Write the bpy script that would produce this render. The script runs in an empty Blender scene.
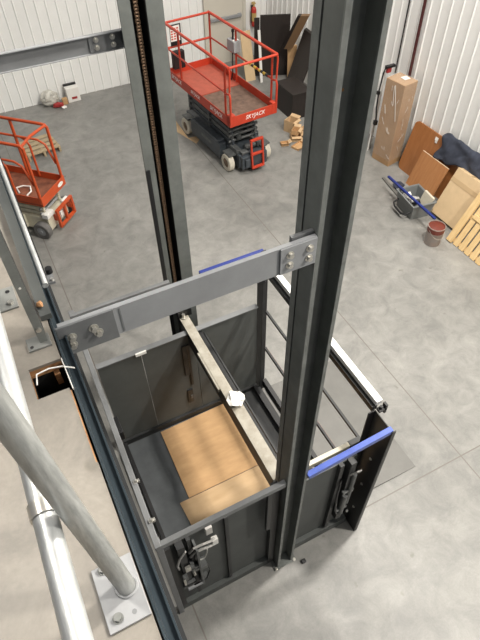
import bpy, bmesh, math, random
from mathutils import Vector, Matrix
random.seed(7)
C = bpy.context.scene.collection
R = math.radians
V = Vector

# ------------------------------------------------------------------ materials
def mat(name, col, rough=0.6, metal=0.0, var=0.0, scale=6.0, bump=0.0, bscale=40.0, col2=None, stretch=None, trans=0.0, alpha=1.0):
    m = bpy.data.materials.new(name); m.use_nodes = True
    nt = m.node_tree; b = nt.nodes['Principled BSDF']
    b.inputs['Base Color'].default_value = (*col, 1); b.inputs['Roughness'].default_value = rough
    b.inputs['Metallic'].default_value = metal
    if trans: b.inputs['Transmission Weight'].default_value = trans
    if alpha < 1: b.inputs['Alpha'].default_value = alpha
    tc = nt.nodes.new('ShaderNodeTexCoord'); vec = tc.outputs['Object']
    if stretch:
        mp = nt.nodes.new('ShaderNodeMapping'); mp.inputs['Scale'].default_value = stretch
        nt.links.new(vec, mp.inputs['Vector']); vec = mp.outputs['Vector']
    if var or col2:
        n = nt.nodes.new('ShaderNodeTexNoise'); n.inputs['Scale'].default_value = scale; n.inputs['Detail'].default_value = 7
        n.inputs['Roughness'].default_value = 0.65
        nt.links.new(vec, n.inputs['Vector'])
        r = nt.nodes.new('ShaderNodeValToRGB')
        r.color_ramp.elements[0].position = 0.32; r.color_ramp.elements[1].position = 0.68
        c2 = col2 if col2 else tuple(min(1, c * (1 + var)) for c in col)
        c1 = col if col2 else tuple(c * (1 - var) for c in col)
        r.color_ramp.elements[0].color = (*c1, 1); r.color_ramp.elements[1].color = (*c2, 1)
        nt.links.new(n.outputs['Fac'], r.inputs['Fac']); nt.links.new(r.outputs['Color'], b.inputs['Base Color'])
    if bump:
        n2 = nt.nodes.new('ShaderNodeTexNoise'); n2.inputs['Scale'].default_value = bscale; n2.inputs['Detail'].default_value = 4
        nt.links.new(vec, n2.inputs['Vector'])
        bp = nt.nodes.new('ShaderNodeBump'); bp.inputs['Strength'].default_value = bump; bp.inputs['Distance'].default_value = 0.01
        nt.links.new(n2.outputs['Fac'], bp.inputs['Height']); nt.links.new(bp.outputs['Normal'], b.inputs['Normal'])
    return m

def concrete(name, c1, c2, joints=False):
    m = bpy.data.materials.new(name); m.use_nodes = True
    nt = m.node_tree; N = nt.nodes.new; L = nt.links.new
    b = nt.nodes['Principled BSDF']; b.inputs['Roughness'].default_value = 0.42
    tc = N('ShaderNodeTexCoord')
    def noise(s, d=8, rg=0.6, dist=0.0):
        n = N('ShaderNodeTexNoise'); n.inputs['Scale'].default_value = s; n.inputs['Detail'].default_value = d
        n.inputs['Roughness'].default_value = rg; n.inputs['Distortion'].default_value = dist
        L(tc.outputs['Object'], n.inputs['Vector']); return n.outputs['Fac']
    def ramp(f, a, bb, ca, cb):
        r = N('ShaderNodeValToRGB'); r.color_ramp.elements[0].position = a; r.color_ramp.elements[1].position = bb
        r.color_ramp.elements[0].color = (*ca, 1); r.color_ramp.elements[1].color = (*cb, 1); L(f, r.inputs['Fac']); return r.outputs['Color']
    def mixc(f, a, bb, mode='MIX'):
        x = N('ShaderNodeMix'); x.data_type = 'RGBA'; x.blend_type = mode
        if isinstance(f, float): x.inputs[0].default_value = f
        else: L(f, x.inputs[0])
        L(a, x.inputs[6]); L(bb, x.inputs[7]); return x.outputs[2]
    big = ramp(noise(0.55, 6, 0.55, 0.8), 0.3, 0.7, c1, c2)
    mid = ramp(noise(3.6, 9, 0.72, 0.5), 0.35, 0.66, (0.75, 0.75, 0.75), (1.14, 1.13, 1.11))
    fin = ramp(noise(60, 3, 0.6), 0.3, 0.75, (0.93, 0.93, 0.93), (1.05, 1.05, 1.05))
    col = mixc(1.0, mixc(1.0, big, mid, 'MULTIPLY'), fin, 'MULTIPLY')
    # dark spots and scuffs
    sp = ramp(noise(7.0, 2, 0.4), 0.73, 0.79, (1, 1, 1), (0.72, 0.71, 0.68))
    col = mixc(1.0, col, sp, 'MULTIPLY')
    if joints:
        sep = N('ShaderNodeSeparateXYZ'); L(tc.outputs['Object'], sep.inputs[0])
        def line(sock, pos, w):
            s = N('ShaderNodeMath'); s.operation = 'SUBTRACT'; L(sock, s.inputs[0]); s.inputs[1].default_value = pos
            a = N('ShaderNodeMath'); a.operation = 'ABSOLUTE'; L(s.outputs[0], a.inputs[0])
            l = N('ShaderNodeMath'); l.operation = 'LESS_THAN'; L(a.outputs[0], l.inputs[0]); l.inputs[1].default_value = w
            return l.outputs[0]
        acc = None
        for s, p in ((0, 0.148), (0, 3.57), (1, 1.525)):
            l = line(sep.outputs[s], p, 0.007)
            if acc is None: acc = l
            else:
                mx = N('ShaderNodeMath'); mx.operation = 'MAXIMUM'; L(acc, mx.inputs[0]); L(l, mx.inputs[1]); acc = mx.outputs[0]
        dk = N('ShaderNodeRGB'); dk.outputs[0].default_value = (0.15, 0.135, 0.12, 1)
        col = mixc(acc, col, dk.outputs[0])
    L(col, b.inputs['Base Color'])
    rr = N('ShaderNodeMapRange'); L(noise(2.0, 6), rr.inputs[0]); rr.inputs[3].default_value = 0.32; rr.inputs[4].default_value = 0.6
    L(rr.outputs[0], b.inputs['Roughness'])
    return m

M = {}
M['floor'] = concrete('sealed_concrete', (0.20, 0.198, 0.188), (0.285, 0.28, 0.266), True)
M['deck'] = concrete('deck_board', (0.235, 0.213, 0.185), (0.30, 0.275, 0.24))
M['wall'] = mat('white_metal_panel', (0.86, 0.86, 0.84), 0.45, 0, var=0.03, scale=2)
M['door'] = mat('door_cream', (0.62, 0.58, 0.50), 0.5)
M['col'] = mat('grey_green_steel', (0.132, 0.141, 0.133), 0.5, 0.1, var=0.22, scale=5, bump=0.05)
M['coltip'] = mat('pale_flange_edge', (0.19, 0.20, 0.19), 0.5, 0.2, var=0.25, scale=9)  # paler tone of the column steel for edges and strips
M['rust'] = mat('rust_spot', (0.30, 0.15, 0.06), 0.8)
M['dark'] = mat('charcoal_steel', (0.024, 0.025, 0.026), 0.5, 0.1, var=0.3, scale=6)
M['panel'] = mat('dark_grey_panel', (0.080, 0.086, 0.083), 0.62, 0.05, var=0.14, scale=3)
M['panelf'] = mat('grey_platform_floor', (0.085, 0.092, 0.098), 0.5, 0.1, var=0.18, scale=4)
M['beam'] = mat('grey_painted_beam', (0.32, 0.328, 0.34), 0.45, 0.1, var=0.1, scale=4)
M['rail'] = mat('grey_top_bar', (0.19, 0.195, 0.20), 0.45, 0.15, var=0.12)
M['beamd'] = mat('dark_bracket_plate', (0.19, 0.195, 0.20), 0.42, 0.2, var=0.15)
M['black'] = mat('black_steel', (0.012, 0.012, 0.013), 0.42, 0.1)
M['voidshade'] = mat('void_shade_black', (0.004, 0.004, 0.004), 0.9)  # near-black that paints the shade inside the deck cut-out
M['blue'] = mat('blue_film', (0.07, 0.115, 0.42), 0.35, var=0.15, scale=12)
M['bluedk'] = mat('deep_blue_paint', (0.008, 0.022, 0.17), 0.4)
M['bluesteel'] = mat('blue_grey_steel', (0.05, 0.066, 0.078), 0.36, 0.4, var=0.2, scale=6)
M['galv'] = mat('galvanised_pipe', (0.42, 0.435, 0.435), 0.42, 0.5, col2=(0.60, 0.61, 0.605), scale=14, stretch=(6, 1, 1), bump=0.06)
M['galvz'] = mat('galvanised_post', (0.27, 0.28, 0.272), 0.38, 0.5, col2=(0.50, 0.51, 0.495), scale=14, stretch=(5, 5, 0.6), bump=0.06)
M['plate'] = mat('primed_plate', (0.34, 0.345, 0.355), 0.5, 0.1, var=0.06, scale=20)
M['platez'] = mat('grey_base_plate', (0.21, 0.215, 0.205), 0.5, 0.2, var=0.1, scale=20)
M['zinc'] = mat('zinc_bolt', (0.62, 0.60, 0.55), 0.3, 0.8)
M['chain'] = mat('oiled_chain', (0.17, 0.11, 0.07), 0.35, 0.7, var=0.4, scale=60)
M['alu'] = mat('bare_aluminium', (0.72, 0.72, 0.71), 0.4, 0.3, var=0.08)
M['dirty'] = mat('dusty_beam_top', (0.25, 0.225, 0.18), 0.7, 0, col2=(0.40, 0.375, 0.32), scale=9, bump=0.1)
M['cream'] = mat('cream_painted_steel', (0.56, 0.52, 0.42), 0.5, 0, var=0.12)
M['ramp'] = mat('ramp_steel', (0.15, 0.147, 0.138), 0.5, 0.2, var=0.12, scale=3)
M['pink'] = mat('pink_strip', (0.36, 0.19, 0.17), 0.5)
M['card'] = mat('cardboard', (0.46, 0.275, 0.13), 0.8, 0, col2=(0.56, 0.35, 0.175), scale=3, stretch=(1, 4, 1))
M['cardl'] = mat('pale_cardboard', (0.52, 0.35, 0.19), 0.8, 0, col2=(0.60, 0.42, 0.245), scale=3, stretch=(1, 4, 1))
M['cardw'] = mat('wrapped_cardboard', (0.36, 0.21, 0.10), 0.4, 0, col2=(0.45, 0.275, 0.14), scale=3)
M['cardp'] = mat('plain_cardboard', (0.60, 0.44, 0.26), 0.8, 0, var=0.07)
M['tape'] = mat('packing_tape', (0.52, 0.37, 0.21), 0.25)
M['wrap'] = mat('stretch_wrap', (0.9, 0.9, 0.9), 0.15, 0, alpha=0.1, bump=0.9, bscale=14)
M['red'] = mat('lift_red', (0.50, 0.045, 0.018), 0.42, 0, var=0.12, scale=5)
M['redk'] = mat('faded_red_deck', (0.42, 0.095, 0.06), 0.6, 0, var=0.15, scale=8)
M['deckbr'] = mat('worn_brown_deck', (0.15, 0.095, 0.07), 0.7, 0, var=0.35, scale=9)
M['orange'] = mat('lift_orange', (0.52, 0.075, 0.018), 0.42, 0, var=0.1, scale=5)
M['ordk'] = mat('worn_orange_deck', (0.22, 0.075, 0.04), 0.65, 0, var=0.35, scale=8)
M['chas'] = mat('lift_grey', (0.055, 0.065, 0.076), 0.45, 0.1, var=0.3, scale=8)
M['chas2'] = mat('lift_mid_grey', (0.12, 0.125, 0.125), 0.45, 0.3, var=0.3, scale=9)
M['tyre'] = mat('pale_tyre', (0.58, 0.54, 0.45), 0.7, 0, var=0.12, scale=15)
M['hubbrown'] = mat('brown_hub', (0.17, 0.12, 0.08), 0.6)
M['tyred'] = mat('grey_tyre', (0.13, 0.125, 0.12), 0.8, 0, var=0.2, scale=15)
M['chcream'] = mat('cream_chassis', (0.60, 0.56, 0.44), 0.5, 0, var=0.14, scale=8)
M['white'] = mat('white_paint', (0.82, 0.81, 0.78), 0.5)
M['yellow'] = mat('yellow_tape', (0.75, 0.50, 0.05), 0.5)
M['gold'] = mat('brass_yellow', (0.50, 0.35, 0.13), 0.4)
M['espresso'] = mat('espresso_wood', (0.014, 0.010, 0.009), 0.55, 0, col2=(0.026, 0.019, 0.016), scale=10, stretch=(8, 8, 0.6))
M['espedge'] = mat('brown_backing', (0.22, 0.13, 0.065), 0.7)
M['cherry'] = mat('cherry_laminate', (0.30, 0.115, 0.035), 0.38, 0, col2=(0.38, 0.155, 0.055), scale=4, stretch=(1, 6, 1))
M['cherryl'] = mat('pale_cherry_laminate', (0.35, 0.15, 0.055), 0.38, 0, col2=(0.43, 0.20, 0.08), scale=4, stretch=(1, 6, 1))
M['edge'] = mat('pale_edge_band', (0.72, 0.55, 0.38), 0.6)
M['denim'] = mat('slate_blue_cloth', (0.036, 0.042, 0.062), 0.95, 0, var=0.3, scale=10, bump=0.3)
M['tote'] = mat('grey_plastic', (0.17, 0.18, 0.18), 0.5, 0, var=0.08)
M['pine'] = mat('pine_wood', (0.62, 0.42, 0.19), 0.7, 0, col2=(0.74, 0.54, 0.28), scale=6, stretch=(1, 6, 1))
M['plyedge'] = mat('plywood_edge', (0.30, 0.13, 0.05), 0.8, 0, col2=(0.52, 0.30, 0.14), scale=30, stretch=(1, 1, 6))
M['oldpine'] = mat('weathered_pallet_wood', (0.42, 0.33, 0.21), 0.8, 0, var=0.15)
M['paintred'] = mat('red_primer', (0.15, 0.030, 0.018), 0.4)
M['can'] = mat('paint_can_tin', (0.36, 0.34, 0.32), 0.35, 0.5, col2=(0.46, 0.33, 0.28), scale=5)
M['paper'] = mat('white_paper', (0.80, 0.78, 0.74), 0.8)
M['bag'] = mat('clear_plastic_bag', (0.60, 0.58, 0.52), 0.3, 0, var=0.1, alpha=0.85)
M['redpack'] = mat('red_packaging', (0.35, 0.03, 0.03), 0.5)
M['cable'] = mat('grey_cable', (0.42, 0.41, 0.39), 0.5)
M['maroon'] = mat('maroon_pipe', (0.06, 0.012, 0.012), 0.45)
M['extred'] = mat('extinguisher_red', (0.50, 0.04, 0.03), 0.35)
M['smoke'] = mat('smoked_tag', (0.55, 0.53, 0.5), 0.5)

# ------------------------------------------------------------------ mesh builder
class MB:
    def __init__(s): s.bm = bmesh.new()
    def hexa(s, pts):
        v = [s.bm.verts.new(p) for p in pts]
        for f in ((0,3,2,1),(4,5,6,7),(0,1,5,4),(1,2,6,5),(2,3,7,6),(3,0,4,7)): s.bm.faces.new([v[i] for i in f])
        return s
    def box(s, x0,x1,y0,y1,z0,z1):
        return s.hexa([(x0,y0,z0),(x1,y0,z0),(x1,y1,z0),(x0,y1,z0),(x0,y0,z1),(x1,y0,z1),(x1,y1,z1),(x0,y1,z1)])
    def obox(s, o, ax, ay, az):        # corner o plus three edge vectors
        o, ax, ay, az = V(o), V(ax), V(ay), V(az)
        return s.hexa([o, o+ax, o+ax+ay, o+ay, o+az, o+ax+az, o+ax+ay+az, o+ay+az])
    def bar(s, a, b, w, h, up=(0,0,1)):  # rectangular bar centred on a-b
        a, b = V(a), V(b); d = (b-a).normalized(); u = V(up)
        if abs(d.dot(u)) > .99: u = V((0,1,0))
        sd = d.cross(u).normalized(); u = sd.cross(d).normalized()
        return s.obox(a - sd*w/2 - u*h/2, sd*w, b-a, u*h) if False else s.hexa(
            [a-sd*w/2-u*h/2, a+sd*w/2-u*h/2, b+sd*w/2-u*h/2, b-sd*w/2-u*h/2, a-sd*w/2+u*h/2, a+sd*w/2+u*h/2, b+sd*w/2+u*h/2, b-sd*w/2+u*h/2])
    def cyl(s, a, b, r, n=16, r2=None):
        a, b = V(a), V(b); d = (b-a).normalized()
        u = V((0,0,1)) if abs(d.z) < .95 else V((1,0,0))
        p = d.cross(u).normalized(); q = d.cross(p); r2 = r if r2 is None else r2
        A = [s.bm.verts.new(a + (p*math.cos(2*math.pi*i/n) + q*math.sin(2*math.pi*i/n))*r) for i in range(n)]
        B = [s.bm.verts.new(b + (p*math.cos(2*math.pi*i/n) + q*math.sin(2*math.pi*i/n))*r2) for i in range(n)]
        for i in range(n): s.bm.faces.new((A[i], A[(i+1)%n], B[(i+1)%n], B[i]))
        s.bm.faces.new(A[::-1]); s.bm.faces.new(B); return s
    def tube(s, pts, r, n=10, closed=False):
        pts = [V(p) for p in pts]; rings = []; m = len(pts); prev = None
        for i in range(m):
            if closed: d = pts[(i+1)%m] - pts[i-1]
            else: d = pts[min(i+1,m-1)] - pts[max(i-1,0)]
            d.normalize()
            if prev is None:
                u = V((0,0,1)) if abs(d.z) < .9 else V((1,0,0)); p = d.cross(u).normalized()
            else: p = (prev - d*prev.dot(d)).normalized()
            prev = p; q = d.cross(p)
            rings.append([s.bm.verts.new(pts[i] + (p*math.cos(2*math.pi*k/n)+q*math.sin(2*math.pi*k/n))*r) for k in range(n)])
        for i in range(m if closed else m-1):
            A, B = rings[i], rings[(i+1)%m]
            for k in range(n): s.bm.faces.new((A[k], A[(k+1)%n], B[(k+1)%n], B[k]))
        if not closed: s.bm.faces.new(rings[0][::-1]); s.bm.faces.new(rings[-1])
        return s
    def prism(s, poly, o, ex, ey, ez):  # 2D polygon in (ex,ey) from o extruded by ez
        o, ex, ey, ez = V(o), V(ex), V(ey), V(ez)
        A = [s.bm.verts.new(o + ex*x + ey*y) for x, y in poly]; B = [s.bm.verts.new(o + ex*x + ey*y + ez) for x, y in poly]
        n = len(poly); s.bm.faces.new(A[::-1]); s.bm.faces.new(B)
        for i in range(n): s.bm.faces.new((A[i], A[(i+1)%n], B[(i+1)%n], B[i]))
        return s
    def lathe(s, prof, o, n=24):
        o = V(o); rings = [[s.bm.verts.new(o + V((r*math.cos(2*math.pi*k/n), r*math.sin(2*math.pi*k/n), z))) for k in range(n)] for r, z in prof]
        for A, B in zip(rings, rings[1:]):
            for k in range(n): s.bm.faces.new((A[k], A[(k+1)%n], B[(k+1)%n], B[k]))
        s.bm.faces.new(rings[0][::-1]); s.bm.faces.new(rings[-1]); return s
    def build(s, name, m, parent=None, bevel=0.0, world=True, smooth=False):
        bmesh.ops.recalc_face_normals(s.bm, faces=s.bm.faces[:])
        me = bpy.data.meshes.new(name); 
        root = parent
        while root is not None and root.parent is not None: root = root.parent
        if root is not None and world and root.name in INV: s.bm.transform(INV[root.name])
        s.bm.to_mesh(me); s.bm.free()
        o = bpy.data.objects.new(name, me); C.objects.link(o); me.materials.append(M[m] if isinstance(m, str) else m)
        if parent is not None: o.parent = parent
        if smooth:
            for p in me.polygons: p.use_smooth = True
            me.set_sharp_from_angle(angle=R(40))
        if bevel:
            b = o.modifiers.new('bevel', 'BEVEL'); b.width = bevel; b.segments = 2; b.limit_method = 'ANGLE'; b.angle_limit = R(40)
        return o
INV = {}
def tag(o, label=None, cat=None, group=None, kind=None):
    if label: o['label'] = label
    if cat: o['category'] = cat
    if group: o['group'] = group
    if kind: o['kind'] = kind
    return o
def thing(name, label, cat, loc=(0,0,0), rz=0.0, group=None, kind=None):
    o = bpy.data.objects.new(name, None); C.objects.link(o); o.empty_display_size = .1
    o.location = loc; o.rotation_euler = (0,0,rz)
    INV[o.name] = (Matrix.Translation(loc) @ Matrix.Rotation(rz, 4, 'Z')).inverted()
    return tag(o, label, cat, group, kind)
def B(x0,x1,y0,y1,z0,z1): return MB().box(x0,x1,y0,y1,z0,z1)
def text_part(name, txt, size, m, parent, o, ex, ez, shear=0.0):
    cu = bpy.data.curves.new(name, 'FONT'); cu.body = txt; cu.size = size; cu.align_x = 'CENTER'; cu.align_y = 'CENTER'
    cu.extrude = 0.002; cu.shear = shear
    tmp = bpy.data.objects.new(name + '_curve', cu); C.objects.link(tmp)
    bpy.context.view_layer.update()
    me = bpy.data.meshes.new_from_object(tmp.evaluated_get(bpy.context.evaluated_depsgraph_get()))
    C.objects.unlink(tmp); bpy.data.objects.remove(tmp); bpy.data.curves.remove(cu)
    ex = V(ex).normalized(); ez = V(ez).normalized(); n = ex.cross(ez)
    mt = Matrix((ex, ez, n)).transposed().to_4x4(); mt.translation = V(o); me.transform(mt)
    ob = bpy.data.objects.new(name, me); C.objects.link(ob); me.materials.append(M[m]); ob.parent = parent
    return ob

# ------------------------------------------------------------------ setting
WX, WY = 6.9, 12.4
tag(B(-6, WX, -5, WY, -.2, 0).build('floor', 'floor'), 'pale sealed concrete warehouse floor with saw-cut joints', 'floor', kind='structure')
def ribbed(name, axis, pos, a0, a1, z1, rib, lab, phase=0):
    # panel sheet with narrow raised ribs, facing the room
    prof = []; a = a0 + phase
    pts = [(a0, 0)]
    while a < a1 - .05:
        pts += [(a, 0), (a + .012, -.016), (a + .026, -.016), (a + .038, 0)]; a += rib
    pts += [(a1, 0), (a1, .08), (a0, .08)]
    mb = MB()
    if axis == 'x': mb.prism(pts, (0, pos, 0), (1,0,0), (0,1,0), (0,0,z1))
    else: mb.prism(pts, (pos, 0, 0), (0,1,0), (1,0,0), (0,0,z1))
    return tag(mb.build(name, 'wall'), lab, 'wall', kind='structure')
ribbed('wall_back', 'x', WY, -6, WX, 9.0, .205, 'white ribbed metal wall behind the red scissor lift', .04)
ribbed('wall_right', 'y', WX, -5, WY, 9.0, .22, 'white ribbed metal wall behind the leaning boards', .13)
d = B(5.32, 6.24, WY-.075, WY-.025, 0.0, 2.13).build('door_1', 'door', bevel=.004)
tag(d, 'cream steel exit door in the back wall', 'door', kind='structure')
db = MB(); db.bar((5.38, WY-.12, 1.03), (6.18, WY-.12, 1.03), .05, .06); db.box(5.38,5.46,WY-.12,WY-.075,.99,1.07); db.box(6.1,6.18,WY-.12,WY-.075,.99,1.07)
db.build('push_bar', 'beam', d, .004)
fr = MB(); fr.box(5.25,5.32,WY-.09,WY-.024,0,2.2); fr.box(6.24,6.31,WY-.09,WY-.024,0,2.2); fr.box(5.32,6.24,WY-.09,WY-.024,2.13,2.2)
fr.build('door_frame', 'door', d)

# mezzanine deck (around the cut-out), plywood edge under its skin, rim steel
EX = -.055
dk = MB()
for (x0,x1,y0,y1) in ((-4,-.16,-1.5,7),(-.16,EX,-1.5,.82),(-.16,-.0605,.82,1.105),(-.16,EX,1.232,7)): dk.box(x0,x1,y0,y1,4.388,4.4)
dk = tag(dk.build('mezzanine_deck', 'deck'), 'beige mezzanine deck with a square cut-out at its edge', 'floor', kind='structure')
pl = MB()
for (x0,x1,y0,y1) in ((-4,-.162,-1.5,7),(-.162,EX-.002,-1.5,1.103),(-.162,EX-.002,1.234,7)): pl.box(x0,x1,y0,y1,4.35,4.388)
pl.build('plywood_layer', 'plyedge', dk)
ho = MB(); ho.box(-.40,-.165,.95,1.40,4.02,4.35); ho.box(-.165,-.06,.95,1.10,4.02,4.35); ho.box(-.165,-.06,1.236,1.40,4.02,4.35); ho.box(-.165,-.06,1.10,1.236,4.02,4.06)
ho.build('cut_out_shade', 'voidshade', dk)  # boxes coloured black in place of the shade down in the hole
B(-.092,-.074,1.212,1.232,4.30,4.352).build('wood_block', 'plyedge', dk)
rim = thing('rim_beam', 'blue-grey steel rim beam running along the mezzanine edge', 'beam', (0,0,4.0), kind='structure')
B(-.050,-.044,-1.5,7,4.05,4.392).build('web', 'bluesteel', rim)
B(-.044,-.014,-1.5,7,4.285,4.293).build('ledge', 'bluesteel', rim)
B(-.020,-.014,-1.5,7,4.293,4.305).build('ledge_lip', 'bluesteel', rim)
B(-.044,-.004,-1.5,7,4.05,4.06).build('bottom_flange', 'dark', rim)
MB().tube([(-.020,1.62,4.375),(-.020,3,4.375),(-.020,7,4.375)], .012, 12).build('edge_tube', 'galv', rim, smooth=True)
B(-.072,-.034,1.42,7,4.401,4.425).build('upper_strip', 'panel', rim)
# dark wall added to fill in the shade under the mezzanine
tag(B(-.42,-.06,-1.5,7,0,4.02).build('shade_wall_left', 'dark'), 'dark wall added for the shade under the mezzanine edge', 'wall', kind='structure')

# ------------------------------------------------------------------ lift columns
def bolt_mb(p, ax, r=.013, h=.012, n=6):
    p, ax = V(p), V(ax); mb = MB(); mb.cyl(p, p+ax*.003, r*1.55, 16); mb.cyl(p+ax*.003, p+ax*h, r, n); return mb
TOP = 7.2
c2 = thing('lift_column', 'nearer tall grey-green steel H-column at the front of the lift enclosure', 'column', (1.145,1.5,0), group='two lift columns')
B(1.060,1.084,1.428,1.534,.012,TOP).build('flange', 'col', c2)
B(1.212,1.234,1.428,1.592,.012,TOP).build('flange', 'col', c2)
B(1.084,1.212,1.515,1.523,.012,TOP).build('web', 'col', c2)
B(1.0595,1.0845,1.42,1.428,.012,TOP).build('flange_edge', 'coltip', c2)
B(1.2115,1.2345,1.42,1.428,.012,TOP).build('flange_edge', 'coltip', c2)
B(1.068,1.084,1.534,1.546,.012,TOP).build('slot_backing', 'dark', c2)
B(1.060,1.084,1.546,1.592,.012,TOP).build('guide_or_shade_strip', 'coltip', c2)
rs = MB()
for (x, z) in ((1.125,4.62),(1.12,4.25),(1.16,4.9)): rs.cyl((x,1.515,z),(x,1.5135,z),.006,10)
rs.build('rust_spot', 'rust', c2)
B(1.02,1.27,1.40,1.61,0,.012).build('base_plate', 'col', c2)
for (x,y) in ((1.04,1.41),(1.25,1.41),(1.04,1.6)): bolt_mb((x,y,.012),(0,0,1),.011,.02).build('anchor_bolt', 'zinc', c2)

c1 = thing('lift_column', 'farther tall grey steel column with a roller chain in its slot', 'column', (1.14,3.8,0), group='two lift columns')
B(.990,1.070,3.70,3.716,0.012,TOP).build('guide_rail', 'col', c1)
B(1.174,1.290,3.70,3.716,0.012,TOP).build('guide_rail', 'col', c1)
B(1.060,1.070,3.716,3.93,.012,TOP).build('side_plate', 'dark', c1)
B(1.174,1.184,3.716,3.93,.012,TOP).build('side_plate', 'dark', c1)
B(1.060,1.184,3.93,3.942,.012,TOP).build('back_plate', 'dark', c1)
B(.985,1.022,3.686,3.70,.012,3.36).build('guide_or_shade_strip', 'black', c1)  # black strip put in for the flange's shadow down the lower column
ch = MB(); z = 1.0
while z < TOP:
    for dx in (-.010, .007): ch.box(1.108+dx, 1.111+dx, 3.712, 3.734, z+.004, z+.038)
    ch.cyl((1.096,3.723,z+.010),(1.118,3.723,z+.010),.010,8); z += .021
    for dx in (-.015, .012): ch.box(1.108+dx, 1.111+dx, 3.712, 3.734, z+.004, z+.038)
    ch.cyl((1.096,3.723,z+.010),(1.118,3.723,z+.010),.010,8); z += .021
ch.build('roller_chain', 'chain', c1)
B(.95,1.32,3.68,3.98,0,.012).build('base_plate', 'col', c1)

# ------------------------------------------------------------------ brace beams to the mezzanine
def brace(y, lab, xl, left_bracket, dark_end):
    t = thing('brace_beam', lab, 'beam', (xl, y, 4.27), group='two grey brace beams')
    z0, z1 = 4.198, 4.343
    b = MB(); b.box(xl, 1.058, y, y+.006, z0, z1); b.box(xl,1.058,y+.006,y+.02,z1-.006,z1); b.box(xl,1.058,y+.006,y+.02,z0,z0+.006)
    b.build('channel', 'beam', t)
    B(.88,1.056,y-.008,y,z0+.002,z1-.002).build('clip_plate', 'beamd' if dark_end else 'beam', t, .002)
    for (x, zz) in ((.925,4.30),(.925,4.245),(1.02,4.30),(1.02,4.245)): bolt_mb((x,y-.008,zz),(0,-1,0),.012,.016).build('bolt', 'zinc', t)
    if left_bracket:
        B(xl-.012,.17,y-.010,y,z0-.006,z1+.004).build('end_bracket', 'beamd', t, .002)
        for (x, zz) in ((.085,4.292),(.098,4.262),(.002,4.285),(-.004,4.245)): bolt_mb((x,y-.010,zz),(0,-1,0),.012,.018).build('bolt', 'zinc', t)
        B(.19,.197,y-.002,y,z0+.01,z1-.01).build('weld_seam', 'beamd', t)
    B(.95,1.058,y+.026,y+.045,z1-.05,z1+.012).build('rear_clip', 'beamd', t)
    return t
brace(1.421, 'nearer grey brace beam from mezzanine edge to the front column', -.032, True, False)
by = 3.80
t = thing('brace_beam', 'farther grey brace beam crossing the top left to the chain column', 'beam', (-.032, by, 4.27), group='two grey brace beams')
B(-.03,1.058,by+.022,by+.028,4.266,4.378).build('channel_web', 'rail', t)  # web coloured darker than the flanges, for the shade beneath the top one
B(-.03,1.058,by-.004,by+.028,4.378,4.384).build('top_flange', 'beam', t)
B(-.03,1.058,by+.010,by+.022,4.260,4.266).build('bottom_flange', 'beam', t)
B(.78,1.0,by+.014,by+.022,4.270,4.374).build('clip_plate', 'beamd', t)
for (x, zz) in ((.83,4.348),(.83,4.298),(.945,4.348),(.945,4.298)): bolt_mb((x,by+.014,zz),(0,-1,0),.012,.018).build('bolt', 'zinc', t)

# ------------------------------------------------------------------ enclosure round the lift
ZT = 2.02
enc = thing('lift_enclosure', 'low dark steel lift enclosure with blue-filmed top bars standing on the floor', 'enclosure', (1.0,2.45,0))
# near top bar, left piece grey and right piece under blue film
nb = MB(); nb.box(.012,1.058,1.43,1.47,1.895,1.955); nb.build('front_top_bar', 'rail', enc, .003)
tag(MB().bar((1.232,1.415,1.945),(1.98,1.40,2.06),.045,.05).build('front_top_bar', 'blue', enc, .003), 'front top bar under blue film')
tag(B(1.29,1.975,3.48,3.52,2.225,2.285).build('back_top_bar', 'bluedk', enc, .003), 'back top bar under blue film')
B(.05,.984,3.48,3.52,2.25,2.31).build('back_top_bar', 'rail', enc, .003)
lb = MB(); lb.bar((.03,1.43,1.94),(.075,3.53,2.0),.045,.045); lb.build('side_top_bar', 'rail', enc, .004)
# left corner posts
B(.012,.062,1.475,1.525,0,1.895).build('corner_post', 'rail', enc, .003)
B(.05,.10,3.53,3.58,0,2.285).build('corner_post', 'rail', enc, .003)
# rollers and catches on the left bar
for (yy) in (1.95, 1.62):
    q = MB(); q.box(.035,.085,yy-.012,yy+.012,1.96,1.985); q.cyl((.06,yy,1.985),(.06,yy,2.0),.011,8); q.build('catch', 'zinc', enc)
q = B(.062,.12,2.62,2.80,1.5,1.62).build('limit_switch', 'black', enc, .004)
# front panels: left of the column with latch works, right of the column
B(.062,1.055,1.545,1.56,.12,1.66).build('front_panel', 'panel', enc)
B(1.235,1.86,1.545,1.56,.12,1.50).build('front_panel', 'panel', enc)
st = MB(); st.box(.57,.60,1.515,1.545,.15,1.65); st.build('panel_rib', 'dark', enc)
st = MB(); st.box(1.66,1.70,1.505,1.545,.15,1.52); st.build('panel_rib', 'dark', enc)
B(.062,.11,1.50,1.545,.12,1.65).build('panel_rib', 'black', enc)
B(.24,.27,1.49,1.545,.30,1.65).build('panel_rib', 'dark', enc)
B(.062,1.055,1.50,1.56,.0,.12).build('kick_plate', 'panel', enc)
B(1.235,1.93,1.50,1.56,.0,.12).build('kick_plate', 'panel', enc)
B(.92,.96,1.455,1.49,1.10,1.89).build('hook_strap', 'black', enc)
B(.985,1.045,1.49,1.545,.05,1.80).build('panel_end_angle', 'black', enc)
lk = thing if False else None
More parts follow.
